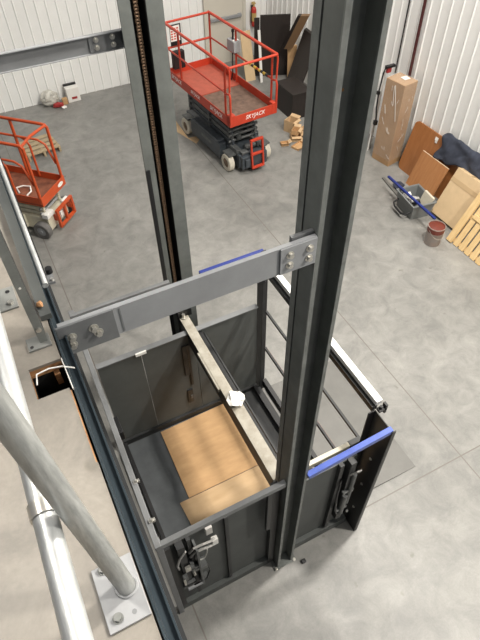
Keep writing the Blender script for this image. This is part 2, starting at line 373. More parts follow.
# latch works (left)
lat = MB(); lat.box(.15,.21,1.47,1.535,.70,1.62); lat.build('latch_arm', 'dark', enc, .003)
lat = MB()
lat.box(.135,.175,1.44,1.47,.95,1.05); lat.box(.18,.30,1.45,1.475,1.10,1.13); lat.box(.22,.25,1.45,1.48,1.0,1.25); lat.box(.14,.23,1.45,1.475,.80,.83)
lat.box(.14,.16,1.45,1.475,.80,1.02); lat.cyl((.27,1.45,1.05),(.27,1.53,1.05),.03,12); lat.cyl((.22,1.44,1.20),(.22,1.53,1.20),.025,12)
lat.build('latch_body', 'chas2', enc, .002)
B(.17,.215,1.435,1.46,1.16,1.24).build('latch_block', 'zinc', enc, .002); B(.13,.15,1.435,1.45,.86,1.0).build('latch_pin', 'zinc', enc, .002); MB().cyl((.235,1.45,1.03),(.235,1.425,1.03),.012,8).build('bolt', 'zinc', enc)
for k, zz in enumerate((1.50, 1.40)):
    MB().tube([(.24,1.49,zz-.1),(.28,1.47,zz),(.35,1.46,zz+.02),(.42,1.47,zz-.03),(.46,1.49,zz-.06)], .010, 8).build('hose', 'cable', enc, smooth=True)
MB().tube([(.13,1.49,1.15),(.12,1.47,1.30),(.15,1.46,1.45),(.21,1.47,1.52)], .010, 8).build('hose', 'cable', enc, smooth=True)
lat = MB(); lat.box(.30,.36,1.46,1.545,.95,1.02); lat.box(.12,.36,1.50,1.545,.55,.60); lat.box(.285,.305,1.44,1.545,.62,1.50); lat.build('latch_bracket', 'chas2', enc, .002)
B(.15,.30,1.44,1.46,.66,.70).build('latch_lever', 'beam', enc, .002)
MB().tube([(.33+.05*math.cos(a)*(1+.2*math.sin(2*a)), 1.47+.01*math.sin(a), 1.30+.09*math.sin(a)) for a in [i*.4 for i in range(34)]], .006, 6).build('hose', 'cable', enc, smooth=True)
MB().tube([(.20,1.46,.68),(.26,1.44,.75),(.33,1.45,.72),(.38,1.48,.8),(.36,1.48,1.0)], .007, 8).build('hose', 'black', enc, smooth=True)
B(.40,.455,1.49,1.53,1.56,1.68).build('junction_box', 'smoke', enc, .004)
B(.435,.485,1.47,1.51,1.34,1.44).build('plug', 'paper', enc, .004)
# right latch works
lat = MB(); lat.box(1.74,1.80,1.47,1.54,.35,1.55); lat.build('latch_arm', 'dark', enc, .003)
lat = MB(); lat.cyl((1.80,1.46,.75),(1.80,1.46,1.35),.022,12); lat.cyl((1.76,1.46,.55),(1.76,1.46,.95),.028,12); lat.box(1.72,1.84,1.45,1.48,1.0,1.04); lat.box(1.70,1.82,1.45,1.475,.62,.66)
lat.build('latch_cylinder', 'chas2', enc, .002, smooth=False)
MB().tube([(1.70,1.50,1.25),(1.66,1.46,1.0),(1.68,1.45,.7),(1.74,1.47,.5),(1.78,1.48,.4)], .010, 8).build('hose', 'black', enc, smooth=True)
MB().tube([(1.76,1.47,1.35),(1.79,1.43,1.45),(1.84,1.44,1.42),(1.86,1.47,1.30)], .008, 8).build('hose', 'cable', enc, smooth=True)
B(1.86,1.875,1.46,1.475,.42,.46).build('reflector', 'paper', enc); B(1.83,1.845,1.46,1.475,.95,.99).build('reflector', 'paper', enc)
# gate side: posts, black near panel, bars
B(1.935,1.99,3.415,3.475,0,2.30).build('gate_post', 'black', enc, .003)
B(1.90,1.935,3.36,3.48,0,1.98).build('gate_post', 'dark', enc, .003)
np_ = MB(); np_.box(1.962,1.97,1.37,1.60,0.0,2.07); np_.box(1.90,1.962,1.595,1.605,0,2.07); np_.box(1.97,2.0,1.37,1.378,0,2.07); np_.build('gate_post', 'black', enc, .002)
q = MB(); q.box(1.975,2.05,1.56,1.60,2.07,2.10); q.box(2.03,2.05,1.56,1.60,2.03,2.14); q.cyl((2.0,1.58,2.10),(2.0,1.58,2.13),.014,8); q.build('hinge_bracket', 'black', enc)
for zz in (.42, .95, 1.45): bolt_mb((1.962,1.48,zz),(-1,0,0),.010,.012).build('bolt', 'zinc', enc)
q = MB(); q.bar((1.955,1.605,2.10),(1.955,3.38,2.10),.05,.06); q.build('gate_bar', 'black', enc)
tag(MB().bar((1.985,1.60,2.165),(1.985,3.38,2.165),.06,.05).build('gate_top_bar', 'alu', enc, .003), 'bright aluminium gate top bar')
MB().bar((1.965,1.605,1.50),(1.965,3.38,1.50),.022,.03).build('gate_bar', 'black', enc)
MB().bar((1.965,1.605,.88),(1.965,3.38,.88),.022,.035).build('gate_bar', 'black', enc)
tag(MB().bar((1.985,1.605,.83),(1.985,3.38,.83),.02,.05).build('gate_strip', 'pink', enc), 'dull pink gate strip')
MB().bar((1.965,1.605,.20),(1.965,3.38,.20),.05,.12).build('gate_bar', 'black', enc)
B(1.975,2.0,2.88,2.96,1.52,1.66).build('gate_latch', 'black', enc)
tag(B(1.235,1.83,1.625,1.665,1.50,1.56).build('carriage_stop_bar', 'cream', enc, .003), 'cream stop bar behind the front panel')
B(1.83,1.955,1.62,1.67,1.49,1.565).build('stop_bar_end', 'dark', enc, .003)
MB().tube([(1.54,3.40,2.12),(1.60,3.2,1.9),(1.72,3.0,1.85),(1.93,2.96,1.95)], .009, 8).build('hose', 'black', enc, smooth=True) if False else None

# ramp plate on the floor
tag(MB().prism([(0,0),(1.02,0),(1.02,.006),(0.0,.05)], (1.995,1.66,0), (1,0,0), (0,0,1), (0,1.72,0)).build('loading_ramp', 'ramp'),
    'flat grey steel loading ramp lying on the floor outside the gate', 'ramp')

# ------------------------------------------------------------------ lift carriage
car = thing('lift_carriage', 'dark grey lift platform between the columns with cardboard on its floor', 'lift platform', (1.1,2.5,0))
B(.11,1.90,1.66,3.40,.05,.12).build('floor_plate', 'panelf', car)
B(.11,.15,1.66,3.36,.12,.20).build('curb', 'black', car)
bw = [(.115,.555),(.561,1.13),(1.136,1.86)]
for (x0,x1) in bw: B(x0,x1,3.40,3.412,.05,1.60).build('back_panel', 'panel', car)
B(.11,1.87,3.39,3.45,1.60,1.612).build('back_top_flange', 'rail', car)
B(.115,1.86,3.37,3.40,.12,.21).build('back_kick_plate', 'dark', car)
B(.50,.61,3.375,3.392,1.585,1.622).build('paper_tag', 'paper', car)
q = MB(); q.box(.975,1.05,3.385,3.40,.95,1.45); q.build('slot_frame', 'dark', car)
q = MB(); q.box(1.03,1.055,3.38,3.40,.75,1.45); q.box(.97,1.03,3.382,3.40,.42,.66); q.build('slot', 'black', car)
MB().box(1.0,1.02,3.375,3.382,.50,.56).build('slot_catch', 'chas2', car)
cb = MB(); cb.box(1.06,1.155,1.62,3.66,1.632,1.65); cb.build('cross_beam', 'dirty', car)
q = MB(); q.box(1.04,1.06,2.62,3.10,1.60,1.645); q.box(1.155,1.17,1.7,2.45,1.61,1.648); q.build('cross_beam_lip', 'dirty', car)
q = MB(); q.box(1.06,1.07,1.63,3.65,1.45,1.632); q.box(1.145,1.155,1.63,3.65,1.45,1.632); q.build('cross_beam_side', 'black', car)
q = MB(); q.box(1.18,1.215,1.62,3.40,1.54,1.58); q.build('guide_angle', 'black', car)
q = MB(); q.box(1.235,1.25,1.62,3.40,1.50,1.54); q.build('guide_angle', 'dark', car)
q = MB(); q.box(1.05,1.20,3.60,3.68,1.64,1.76); q.build('chain_anchor', 'black', car)
bolt_mb((1.10,3.58,1.66),(0,0,1),.018,.05).build('chain_bolt', 'zinc', car)
q = MB(); q.box(1.42,1.90,1.7,3.36,.12,.16); q.build('threshold', 'dark', car)
q = MB(); q.box(1.80,1.84,1.7,3.36,.16,.24); q.build('threshold_lip', 'black', car)

# cardboard laid on the platform floor
def sheet(name, poly, z, th, m, lab, cat):
    mb = MB(); mb.prism(poly, (0,0,z), (1,0,0), (0,1,0), (0,0,th)); return tag(mb.build(name, m), lab, cat)
sheet('cardboard_sheet', [(.555,3.345),(1.41,3.362),(1.43,2.45),(.535,2.45)], .127, .006, 'card', 'larger tan cardboard sheet with a crease, on the lift platform', 'cardboard')
sheet('cardboard_sheet', [(.425,2.445),(1.41,2.445),(1.41,1.72),(.47,1.70)], .12, .006, 'cardl', 'paler cardboard sheet half under the larger one on the platform', 'cardboard')
# crumpled paper on the cross beam
def crumple(name, c, r, m, lab, cat, sq=(1,1,1), seed=1, sub=2, amp=.35):
    rnd = random.Random(seed); mb = MB()
    bmesh.ops.create_icosphere(mb.bm, subdivisions=sub, radius=1)
    for v in mb.bm.verts:
        k = 1 + rnd.uniform(-amp, amp); v.co = V((v.co.x*r*sq[0]*k, v.co.y*r*sq[1]*k, v.co.z*r*sq[2]*k))
    zm = min(v.co.z for v in mb.bm.verts)
    for v in mb.bm.verts: v.co += V((c[0], c[1], c[2]-zm))
    o = mb.build(name, m); return tag(o, lab, cat) if lab else o
crumple('crumpled_paper', (1.125,2.42,1.65), .062, 'paper', 'crumpled white paper lying on the dusty cross beam', 'paper', (1,1.25,.6), 3, 2, .5)

# ------------------------------------------------------------------ pipe railing on the mezzanine
pr = thing('pipe_railing', 'galvanised pipe guard railing bolted to the mezzanine deck', 'railing', (-.1,.46,4.4))
PX, PY = -.089, .469
MB().cyl((PX,PY,4.408),(PX-.060,PY+.080,5.60),.0228,32).build('post', 'galvz', pr, smooth=True)
MB().tube([(-.161,-.3,4.80),(-.161,.5,4.80),(-.161,1.2,4.80),(-.161,3.2,4.80)], .0235, 32).build('mid_rail', 'galv', pr, smooth=True)
q = MB(); q.cyl((-.161,.520,4.80),(-.161,.550,4.80),.0275,32); q.build('clamp', 'zinc', pr, smooth=True)
q = MB(); q.box(-.140,-.112,.526,.544,4.77,4.80); q.build('clamp_lug', 'beamd', pr)
pm = B(-.156,-.056,.386,.541,4.40,4.408).build('base_plate', 'plate', pr, .001)
for (x,y) in ((-.129,.530),(-.129,.411)): 
    q = MB(); q.cyl((x,y,4.410),(x,y,4.419),.0095,6); q.cyl((x,y,4.408),(x,y,4.410),.013,16); q.build('bolt', 'platez', pm)
MB().cyl((-.090,.408,4.4082),(-.090,.408,4.4088),.006,14).build('bolt_hole', 'beamd', pm)
MB().tube([(PX+.0255*math.cos(a), PY+.0255*math.sin(a), 4.41) for a in [i*math.pi/12 for i in range(24)]], .004, 6, True).build('weld_bead', 'plate', pm, smooth=True)

# ------------------------------------------------------------------ mezzanine gate uprights
gu = thing('gate_upright', 'grey steel channel upright with holes beside the cut-out, nearest on the deck', 'upright', (-.1,1.33,4.4), group='gate uprights')
B(-.141,-.066,1.298,1.356,4.40,4.408).build('base_plate', 'platez', gu, .001)
B(-.100,-.074,1.320,1.325,4.408,6.2).build('channel_face', 'coltip', gu)
B(-.079,-.074,1.325,1.395,4.408,6.2).build('channel_flange', 'dark', gu)
B(-.100,-.095,1.325,1.395,4.408,6.2).build('channel_flange', 'col', gu)
MB().cyl((-.087,1.320,4.47),(-.087,1.314,4.47),.009,14).build('bolt', 'zinc', gu, smooth=True)
for zz in (4.66,4.9,5.15): MB().cyl((-.087,1.320,zz),(-.087,1.3185,zz),.004,12).build('bolt_hole', 'paper', gu)
MB().cyl((-.128,1.312,4.408),(-.128,1.312,4.4095),.006,12).build('bolt_hole', 'black', gu)
gu2 = thing('gate_upright', 'grey gate upright on a base plate at the left frame edge', 'upright', (-.17,1.6,4.4), group='gate uprights')
B(-.235,-.128,1.525,1.64,4.40,4.408).build('base_plate', 'platez', gu2, .001)
B(-.234,-.228,1.56,1.63,4.408,6.2).build('channel_face', 'col', gu2)
B(-.228,-.195,1.56,1.566,4.408,6.2).build('channel_face', 'col', gu2)
q = MB(); q.cyl((-.15,1.55,4.408),(-.15,1.55,4.418),.010,6); q.build('bolt', 'zinc', gu2)
MB().cyl((-.15,1.615,4.408),(-.15,1.615,4.4095),.008,12).build('bolt_hole', 'black', gu2)
# guide roller on the rim
gr = thing('guide_roller', 'small bracket with black roller wheel on the mezzanine rim', 'roller', (0,1.75,4.3))
B(-.006,.02,1.70,1.76,4.30,4.312).build('bracket', 'beamd', gr)
q = MB(); q.cyl((.012,1.76,4.312),(.012,1.76,4.335),.014,18); q.build('wheel', 'black', gr, smooth=True)
q = MB(); q.cyl((.012,1.71,4.312),(.012,1.71,4.322),.007,6); q.build('bolt', 'zinc', gr)
crumple('wood_chip', (-.058,1.47,4.425), .013, 'plyedge', 'orange wood chip wedged behind the gate upright', 'wood chip', (1.0,1.4,.6), 9, 1)
tag(MB().tube([(-.148,1.16,4.401),(-.140,1.20,4.403),(-.10,1.205,4.403),(-.06,1.195,4.403),(-.025,1.17,4.403)], .0025, 8).build('cable', 'white', smooth=True),
    'thin white cable lying across the square cut-out', 'cable')
tag(MB().bar((-.053,1.225,4.405),(-.050,1.09,4.405),.003,.008).build('edge_strip', 'paper'), 'thin pale strip crossing the cable at the deck edge', 'strip')

# ------------------------------------------------------------------ red scissor lift
def wheel(name, c, ax, r, w, parent, tm, hm):
    c, ax = V(c), V(ax).normalized()
    u = V((0,0,1)); p = ax.cross(u).normalized()
    mb = MB(); n = 28
    prof = [(r*.55,0),(r*.93,0),(r,.12*w),(r,.88*w),(r*.93,w),(r*.55,w)]
    rings = []
    for rr, t_ in prof: rings.append([mb.bm.verts.new(c + ax*(t_-w/2) + (p*math.cos(2*math.pi*k/n)+u*math.sin(2*math.pi*k/n))*rr) for k in range(n)])
    rings.append(rings[0])
    for A, Bq in zip(rings, rings[1:]):
        for k in range(n): mb.bm.faces.new((A[k],A[(k+1)%n],Bq[(k+1)%n],Bq[k]))
    o = mb.build(name, tm, parent, world=False, smooth=True)
    h = MB(); h.cyl(c - ax*w*.38, c + ax*w*.38, r*.56, 24); h.cyl(c + ax*w*.38, c + ax*w*.46, r*.42, 24, r*.36); h.cyl(c + ax*w*.46, c + ax*w*.56, r*.16, 12)
    h.cyl(c - ax*w*.38, c - ax*w*.46, r*.42, 24, r*.36)
    h.build('hub', hm, o, world=False, smooth=True)
    return o
RL = thing('scissor_lift', 'red and grey scissor lift with guard rails parked by the back wall', 'scissor lift', (4.165,8.13,0), R(5.2), group='scissor lifts')
def L(mb, name, m, par, bv=0.0, sm=False): return mb.build(name, m, par, bv, world=False, smooth=sm)
base = MB(); base.box(-.29,.29,-.22,1.83,.10,.36); base = L(base, 'chassis', 'chas', RL, .01)
for sx in (-1, 1):
    q = MB(); x0, x1 = sorted((sx*.29, sx*.435)); q.box(x0,x1,.24,1.38,.12,.42); q.box(x0,x1-.0,.30,1.30,.42,.46); L(q, 'side_tray', 'chas', RL, .012)
    q = MB(); x0, x1 = sorted((sx*.30, sx*.45)); q.box(x0,x1,-.12,.12,.335,.36); L(q, 'mudguard', 'chas2', RL); q = MB(); q.box(x0,x1,1.48,1.72,.335,.36); L(q, 'mudguard', 'chas2', RL)
for (sx, yy) in ((-1,0),(1,0),(-1,1.6),(1,1.6)):
    wheel('wheel', (sx*.405,yy,.165), (sx,0,0), .165, .11, RL, 'tyre', 'hubbrown')
# front end: axle housing, hydraulic clutter
q = MB(); q.box(-.27,.27,-.30,-.22,.10,.34); q.box(-.22,-.12,-.34,-.30,.14,.30); L(q, 'front_bumper', 'chas', RL, .008)
q = MB(); q.box(-.30,-.20,-.14,.10,.36,.44); q.box(.16,.30,-.12,.12,.36,.46); q.cyl((-.1,-.1,.42),(.12,-.1,.42),.05,14); q.box(-.24,-.10,-.24,-.12,.38,.41); q.box(.2,.32,-.22,-.14,.38,.41); L(q, 'hydraulic_block', 'chas2', RL, .004)
# ladder at the near end
q = MB()
for xx in (-.09, .15): q.bar((xx,-.36,.10),(xx,-.30,.66),.03,.04, up=(0,1,0))
for zz in (.12,.38,.64): q.bar((-.09,-.36+.06*(zz-.1)/.56,zz),(.15,-.36+.06*(zz-.1)/.56,zz),.05,.035)
L(q, 'ladder', 'red', RL, .004)
q = MB(); q.box(-.08,.14,-.355,-.30,.085,.105); q.box(-.08,.14,-.31,-.22,.36,.38); L(q, 'ladder_bracket', 'chas', RL)
# scissor stack
for lvl in range(5):
    z0 = .44 + lvl*.105
    for sx in (-.27, .22):
        q = MB(); q.bar((sx+.025,.05 + .02*lvl,z0+.03),(sx+.025,1.75,z0+.06),.045,.075); L(q, 'scissor_arm', 'chas' if lvl % 2 == 0 else 'chas2', RL, .004)
    for yy in (.12,.85,1.62): L(MB().cyl((-.31,yy,z0+.05),(.31,yy,z0+.05),.028,12), 'pivot_pin', 'chas2', RL, sm=True)
q = MB(); q.cyl((-.12,.05,.55),(.10,1.2,.88),.05,16); L(q, 'lift_cylinder', 'chas2', RL, sm=True)
q = MB(); q.box(-.36,.36,-.2,2.0,.955,.995); L(q, 'platform_frame', 'chas', RL)
# platform
HW, Y0, Y1, YD = .49, -.25, 2.06, .98
q = MB(); q.box(-HW+.012,HW-.012,Y0+.012,YD,1.0,1.02); L(q, 'deck', 'deckbr', RL)
q = MB(); q.box(-HW+.012,HW-.012,YD,Y1-.012,1.005,1.04); tag(L(q, 'extension_deck', 'redk', RL), 'faded red extension deck')
q = MB(); q.box(-HW,-HW+.012,Y0,Y1,.99,1.17); q.box(HW-.012,HW,Y0,Y1,.99,1.17); q.box(-HW+.012,HW-.012,Y0,Y0+.012,.99,1.17); q.box(-HW+.012,HW-.012,Y1-.012,Y1,.99,1.17)
L(q, 'toe_board', 'red', RL, .003)
r_ = .02; ZR, ZM = 2.0, 1.55
def railpost(x, y, z0=1.0, z1=ZR): L(MB().cyl((x,y,z0),(x,y,z1),.019,12), 'rail_post', 'red', RL, sm=True)
for (x,y) in ((-HW+.02,Y1-.02),(HW-.02,Y1-.02),(-HW+.02,YD+.55),(HW-.02,YD+.1),(-HW+.02,Y0+.16),(HW-.02,Y0+.16)): railpost(x,y)
for sx in (-1, 1):
    x = sx*(HW-.02)
    L(MB().cyl((x,Y0+.02,ZR),(x,Y1,ZR),.026,14), 'top_rail', 'red', RL, sm=True)
    L(MB().cyl((x,Y0+.16,ZM),(x,Y1-.02,ZM),.017,12), 'mid_rail', 'red', RL, sm=True)
    # rounded end frame at the entry
    L(MB().tube([(x,Y0+.16,ZM-.02),(x,Y0+.02,ZM+.02),(x,Y0,ZM-.04),(x,Y0,1.4),(x,Y0,1.05)], .019, 12), 'entry_frame', 'red', RL, sm=True)
    L(MB().tube([(x,Y0+.02,ZR),(x,Y0,ZR-.06),(x,Y0+.02,1.60)], .016, 12), 'entry_frame', 'red', RL, sm=True)
for zz, yy in ((ZR, Y1-.02), (ZM, Y1-.02), (ZR, Y0+.02)):
    L(MB().cyl((-HW+.02,yy,zz),(HW-.02,yy,zz),.021,14), 'cross_rail', 'red', RL, sm=True)
for x0 in (-HW, HW-.11): L(MB().box(x0,x0+.11,Y0-.01,Y0+.1,.99,1.20), 'corner_gusset', 'red', RL, .01)
# hazard sleeve on the right mid rail
for k in range(8):
    if k in (4,): continue
    y = .02 + k*.075
    L(MB().cyl((HW-.02,y,ZM),(HW-.02,y+.074,ZM),.024,12), 'hazard_tape', 'yellow' if k % 2 else 'black', RL, sm=True)
# control box on the right rail
q = MB(); q.box(HW-.10,HW+.05,1.02,1.27,1.60,1.80); cbx = L(q, 'control_box', 'plate', RL, .01)
q = MB(); q.cyl((HW-.04,1.15,1.80),(HW-.04,1.15,1.93),.018,10); q.cyl((HW-.04,1.15,1.93),(HW-.04,1.15,1.97),.028,10); L(q, 'joystick', 'black', cbx, sm=True)
q = MB(); q.box(HW-.09,HW-.06,1.06,1.10,1.80,1.815); q.box(HW+.0,HW+.03,1.06,1.12,1.80,1.812); q.box(HW-.02,HW+.03,1.18,1.24,1.80,1.81); L(q, 'switch', 'paper', cbx)
L(MB().tube([(HW-.05,1.15,1.60),(HW-.06,1.15,1.4),(HW-.05,1.16,1.2),(HW-.06,1.2,1.05)], .012, 8), 'control_cable', 'black', RL, sm=True)
# sign and document box on the far end rails
q = MB(); q.box(-.40,-.17,Y1-.06,Y1-.05,1.58,1.95); q_ = L(q, 'placard_board', 'black', RL)
q = MB(); q.box(-.395,-.20,Y1-.066,Y1-.06,1.66,1.93); sg = L(q, 'placard', 'paper', RL)
q = MB()
for k in range(5):
    for j in range(3): q.box(-.385+.06*j,-.345+.06*j,Y1-.069,Y1-.066,1.69+.045*k,1.715+.045*k)
L(q, 'placard_print', 'red', sg)
q = MB(); q.box(-.42,-.18,Y1-.16,Y1-.05,1.18,1.50); L(q, 'document_box', 'black', RL, .01)
for (yc, sz) in ((1.72,.13),(.98,.11),(.22,.14)):
    text_part('maker_lettering', 'SKYJACK', sz*.78, 'white', RL, (-HW-.001,yc,1.085), (0,-1,0), (0,0,1), .25)
text_part('maker_lettering', 'SKYJACK', .10, 'white', RL, (.03,Y0-.001,1.085), (1,0,0), (0,0,1), .25)
q = MB(); q.box(-.437,-.435,.55,.95,.27,.33); L(q, 'warning_strip', 'chas2', RL)

# ------------------------------------------------------------------ orange scissor lift
OL = thing('scissor_lift', 'small orange scissor lift with cream chassis, cut off by left frame edge', 'scissor lift', (.52,7.93,0), R(45), group='scissor lifts')
q = MB(); q.box(-.28,.28,0.0,1.5,.08,.34); L(q, 'chassis', 'chcream', OL, .008)
for sx in (-1,1): 
    q = MB(); x0,x1 = sorted((sx*.28,sx*.40)); q.box(x0,x1,.42,1.05,.10,.36); L(q, 'side_tray', 'chcream', OL, .01)
for (sx,yy) in ((-1,.09),(1,.09),(-1,1.3),(1,1.3)): wheel('wheel', (sx*.365,yy,.15), (sx,0,0), .15, .11, OL, 'tyred', 'plate')
for lvl in range(3):
    z0 = .36 + lvl*.085
    for sx in (-.24,.20): L(MB().bar((sx+.02,.05,z0+.03),(sx+.02,1.4,z0+.04),.04,.065), 'scissor_arm', 'chcream', OL, .003)
    L(MB().cyl((-.27,.1,z0+.04),(.27,.1,z0+.04),.022,12), 'pivot_pin', 'plate', OL, sm=True)
q = MB(); q.box(-.30,.30,-.04,1.5,.605,.64); L(q, 'platform_frame', 'chcream', OL)
q = MB()
for (a,b) in (((-.13,-.10,.08),(-.13,-.10,.42)),((.30,-.10,.08),(.30,-.10,.42)),((-.13,-.10,.10),(.30,-.10,.10)),((-.13,-.10,.40),(.30,-.10,.40)),((.08,-.10,.1),(.08,-.10,.4))): q.bar(a,b,.045,.045)
q.box(-.13,-.09,-.10,0,.2,.3); q.box(.26,.30,-.10,0,.2,.3)
L(q, 'bumper_frame', 'orange', OL, .004)
q = MB(); q.box(-.30,-.12,-.03,.08,.34,.42); q.cyl((.15,-.02,.36),(.30,-.02,.36),.04,12); q.box(.0,.1,-.06,.0,.18,.28); L(q, 'hydraulic_block', 'white', OL, .004)
OW = .34
q = MB(); q.box(-OW,OW,-.05,1.5,.64,.66); L(q, 'deck', 'ordk', OL)
q = MB(); q.box(-OW,-OW+.012,-.05,1.5,.62,.78); q.box(OW-.012,OW,-.05,1.5,.62,.78); q.box(-OW,OW,-.06,-.048,.62,.78); q.box(-OW,OW,1.488,1.5,.62,.78); L(q, 'toe_board', 'orange', OL, .003)
ov = MB(); ov.prism([(.075*math.cos(a),.035*math.sin(a)) for a in [i*math.pi/10 for i in range(20)]], (.20,-.0605,.70), (1,0,0), (0,0,1), (0,-.002,0)); L(ov, 'maker_badge', 'paper', OL)
for (x,y) in ((-OW+.02,-.03),(OW-.02,-.03),(-OW+.02,.62),(OW-.02,.62),(-OW+.02,1.47),(OW-.02,1.47)): L(MB().cyl((x,y,.66),(x,y,1.64),.024,12), 'rail_post', 'orange', OL, sm=True)
for sx in (-1,1):
    x = sx*(OW-.02)
    L(MB().tube([(x,-.03,1.45),(x,-.03,1.62),(x,.0,1.665),(x,.06,1.67),(x,1.47,1.67)], .024, 12), 'top_rail', 'orange', OL, sm=True)
    L(MB().tube([(x,-.0,1.0),(x,.10,1.32),(x,.22,1.38),(x,1.47,1.38)], .018, 12), 'mid_rail', 'orange', OL, sm=True)
    L(MB().tube([(x,.40,.70),(x,.40,1.25),(x,.45,1.34),(x,.52,1.37)], .018, 12), 'rail_post', 'orange', OL, sm=True)
L(MB().tube([(-OW+.02,-.01,1.66),(-.05,.02,1.67),(OW-.02,-.01,1.66)], .022, 12), 'cross_rail', 'orange', OL, sm=True)
L(MB().cyl((-OW+.02,1.47,1.67),(OW-.02,1.47,1.67),.022,12), 'cross_rail', 'orange', OL, sm=True)
L(MB().tube([(-.20,.45,.69),(-.12,.55,.72),(-.02,.50,.70),(.0,.38,.70),(-.10,.30,.69),(-.22,.30,.69),(-.28,.22,.69)], .013, 8), 'control_cable', 'paper', OL, sm=True)

# ------------------------------------------------------------------ odds and ends by the back wall
pp = thing('wooden_pallet', 'weathered wooden pallet lying flat behind the orange lift', 'pallet', (.74,10.55,0), R(8), group='wooden pallets')
for k in range(4): L(MB().box(-.33,.33,-.36+k*.165,-.25+k*.165,.10,.12), 'deck_board', 'oldpine', pp)
for xx in (-.33,-.02,.29): L(MB().box(xx,xx+.04,-.36,.25,0,.10), 'stringer', 'oldpine', pp)
bg = thing('rubbish_bag', 'clear plastic bag of rubbish against the back wall', 'bag', (1.32,12.2,0))
o = crumple('bag_skin', (1.40,12.2,0), .185, 'bag', None, None, (1.05,.7,.9), 5, 3, .12); o.parent = bg; o.data.transform(INV[bg.name])
o = crumple('red_wrapper', (1.52,12.03,0), .085, 'redpack', None, None, (1.5,.7,.8), 8, 1, .2); o.parent = bg; o.data.transform(INV[bg.name])
crumple('paper_scrap', (1.62,11.95,0), .05, 'paper', 'white paper scrap beside the rubbish bag', 'paper', (1.3,1,.5), 12, 1)
tag(B(1.64,1.75,12.1,12.2,0,.12).build('small_carton', 'card'), 'tiny brown carton between the rubbish bag and white box', 'box')
wb = thing('carton', 'white box with a black top edge against the back wall', 'box', (1.90,12.24,0))
B(1.77,2.05,12.14,12.34,0,.30).build('box_body', 'paper', wb, .004)
B(1.76,2.04,12.30,12.345,.30,.34).build('lid_edge', 'black', wb)
B(1.86,1.98,12.136,12.14,.06,.11).build('printed_label', 'redpack', wb)
# fire extinguisher on the wall
fe = thing('fire_extinguisher', 'red fire extinguisher with gold top hung on the back wall', 'extinguisher', (6.52,WY-.1,.85))
MB().lathe([(.05,.72),(.062,.74),(.062,1.08),(.045,1.13),(.02,1.15)], (6.52,WY-.10,0), 20).build('cylinder', 'extred', fe, smooth=True)
q = MB(); q.cyl((6.52,WY-.10,1.15),(6.52,WY-.10,1.22),.022,12); q.box(6.46,6.56,WY-.12,WY-.08,1.20,1.225); q.box(6.46,6.54,WY-.115,WY-.085,1.235,1.25); q.build('valve_handle', 'gold', fe)
MB().lathe([(.063,.84),(.063,1.02)], (6.52,WY-.10,0), 20).build('instruction_label', 'gold', fe, smooth=True)
MB().tube([(6.50,WY-.1,1.19),(6.44,WY-.11,1.15),(6.445,WY-.11,.95),(6.45,WY-.11,.8)], .009, 8).build('hose', 'black', fe, smooth=True)
B(6.49,6.55,WY-.04,WY+.002,.8,1.15).build('wall_bracket', 'black', fe)
# dark furniture
tag(MB().obox((6.15,11.28,0),(.62,-.26,0),(.016,.038,0),(0,.02,1.32)).build('dark_board', 'espresso', bevel=.003), 'widest upright espresso board standing behind the low cabinet', 'board', 'espresso boards')
tag(MB().obox((6.03,11.34,0),(.11,-.05,0),(.012,.025,0),(.0,.02,1.27)).build('dark_board', 'espresso', bevel=.003), 'narrow espresso board standing on edge left of the widest board', 'board', 'espresso boards')
tag(MB().obox((6.00,10.96,0),(.06,0,0),(0,.018,0),(0.02,.20,1.08)).build('foam_strip', 'white'), 'white foam strip standing against the narrow espresso panel', 'strip')
tag(MB().obox((5.72,11.15,0),(.25,.0,0),(0,.02,0),(.0,.3,1.0)).build('plywood_sheet', 'cardp'), 'tan board leaning behind the red lift platform', 'board')
lc = thing('low_cabinet', 'low black espresso cabinet with a flat top beside the red lift', 'cabinet', (5.98,9.45,0))
B(5.75,6.18,9.12,9.80,0,.53).build('carcass', 'espresso', lc, .003)
B(5.735,6.20,9.10,9.82,.53,.56).build('top', 'espresso', lc, .004)
# leaning boards at the right wall behind the column
tag(MB().obox((6.27,9.84,0.0),(.05,.62,0),(.05,0,.02),(.46,0.0,1.20)).build('dark_board', 'espresso'), 'broad espresso board leaning against the right wall behind the low cabinet', 'board', 'espresso boards')
q = thing('dark_board', 'espresso board tilted over the cardboard in the corner', 'board', (6.5,10.9,.2), group='espresso boards')
MB().obox((6.38,10.74,.76),(.06,-.03,0),(.08,.08,0),(.10,-.44,.80)).build('board_face', 'espresso', q)
MB().obox((6.442,10.709,.76),(.16,-.08,0),(.08,.08,0),(.10,-.44,.80)).build('board_back', 'espedge', q)
tag(MB().obox((6.60,10.76,0),(.18,-.1,0),(.05,.1,0),(0,.05,.75)).build('cardboard_carton', 'card'), 'brown cardboard standing between the dark boards', 'cardboard')
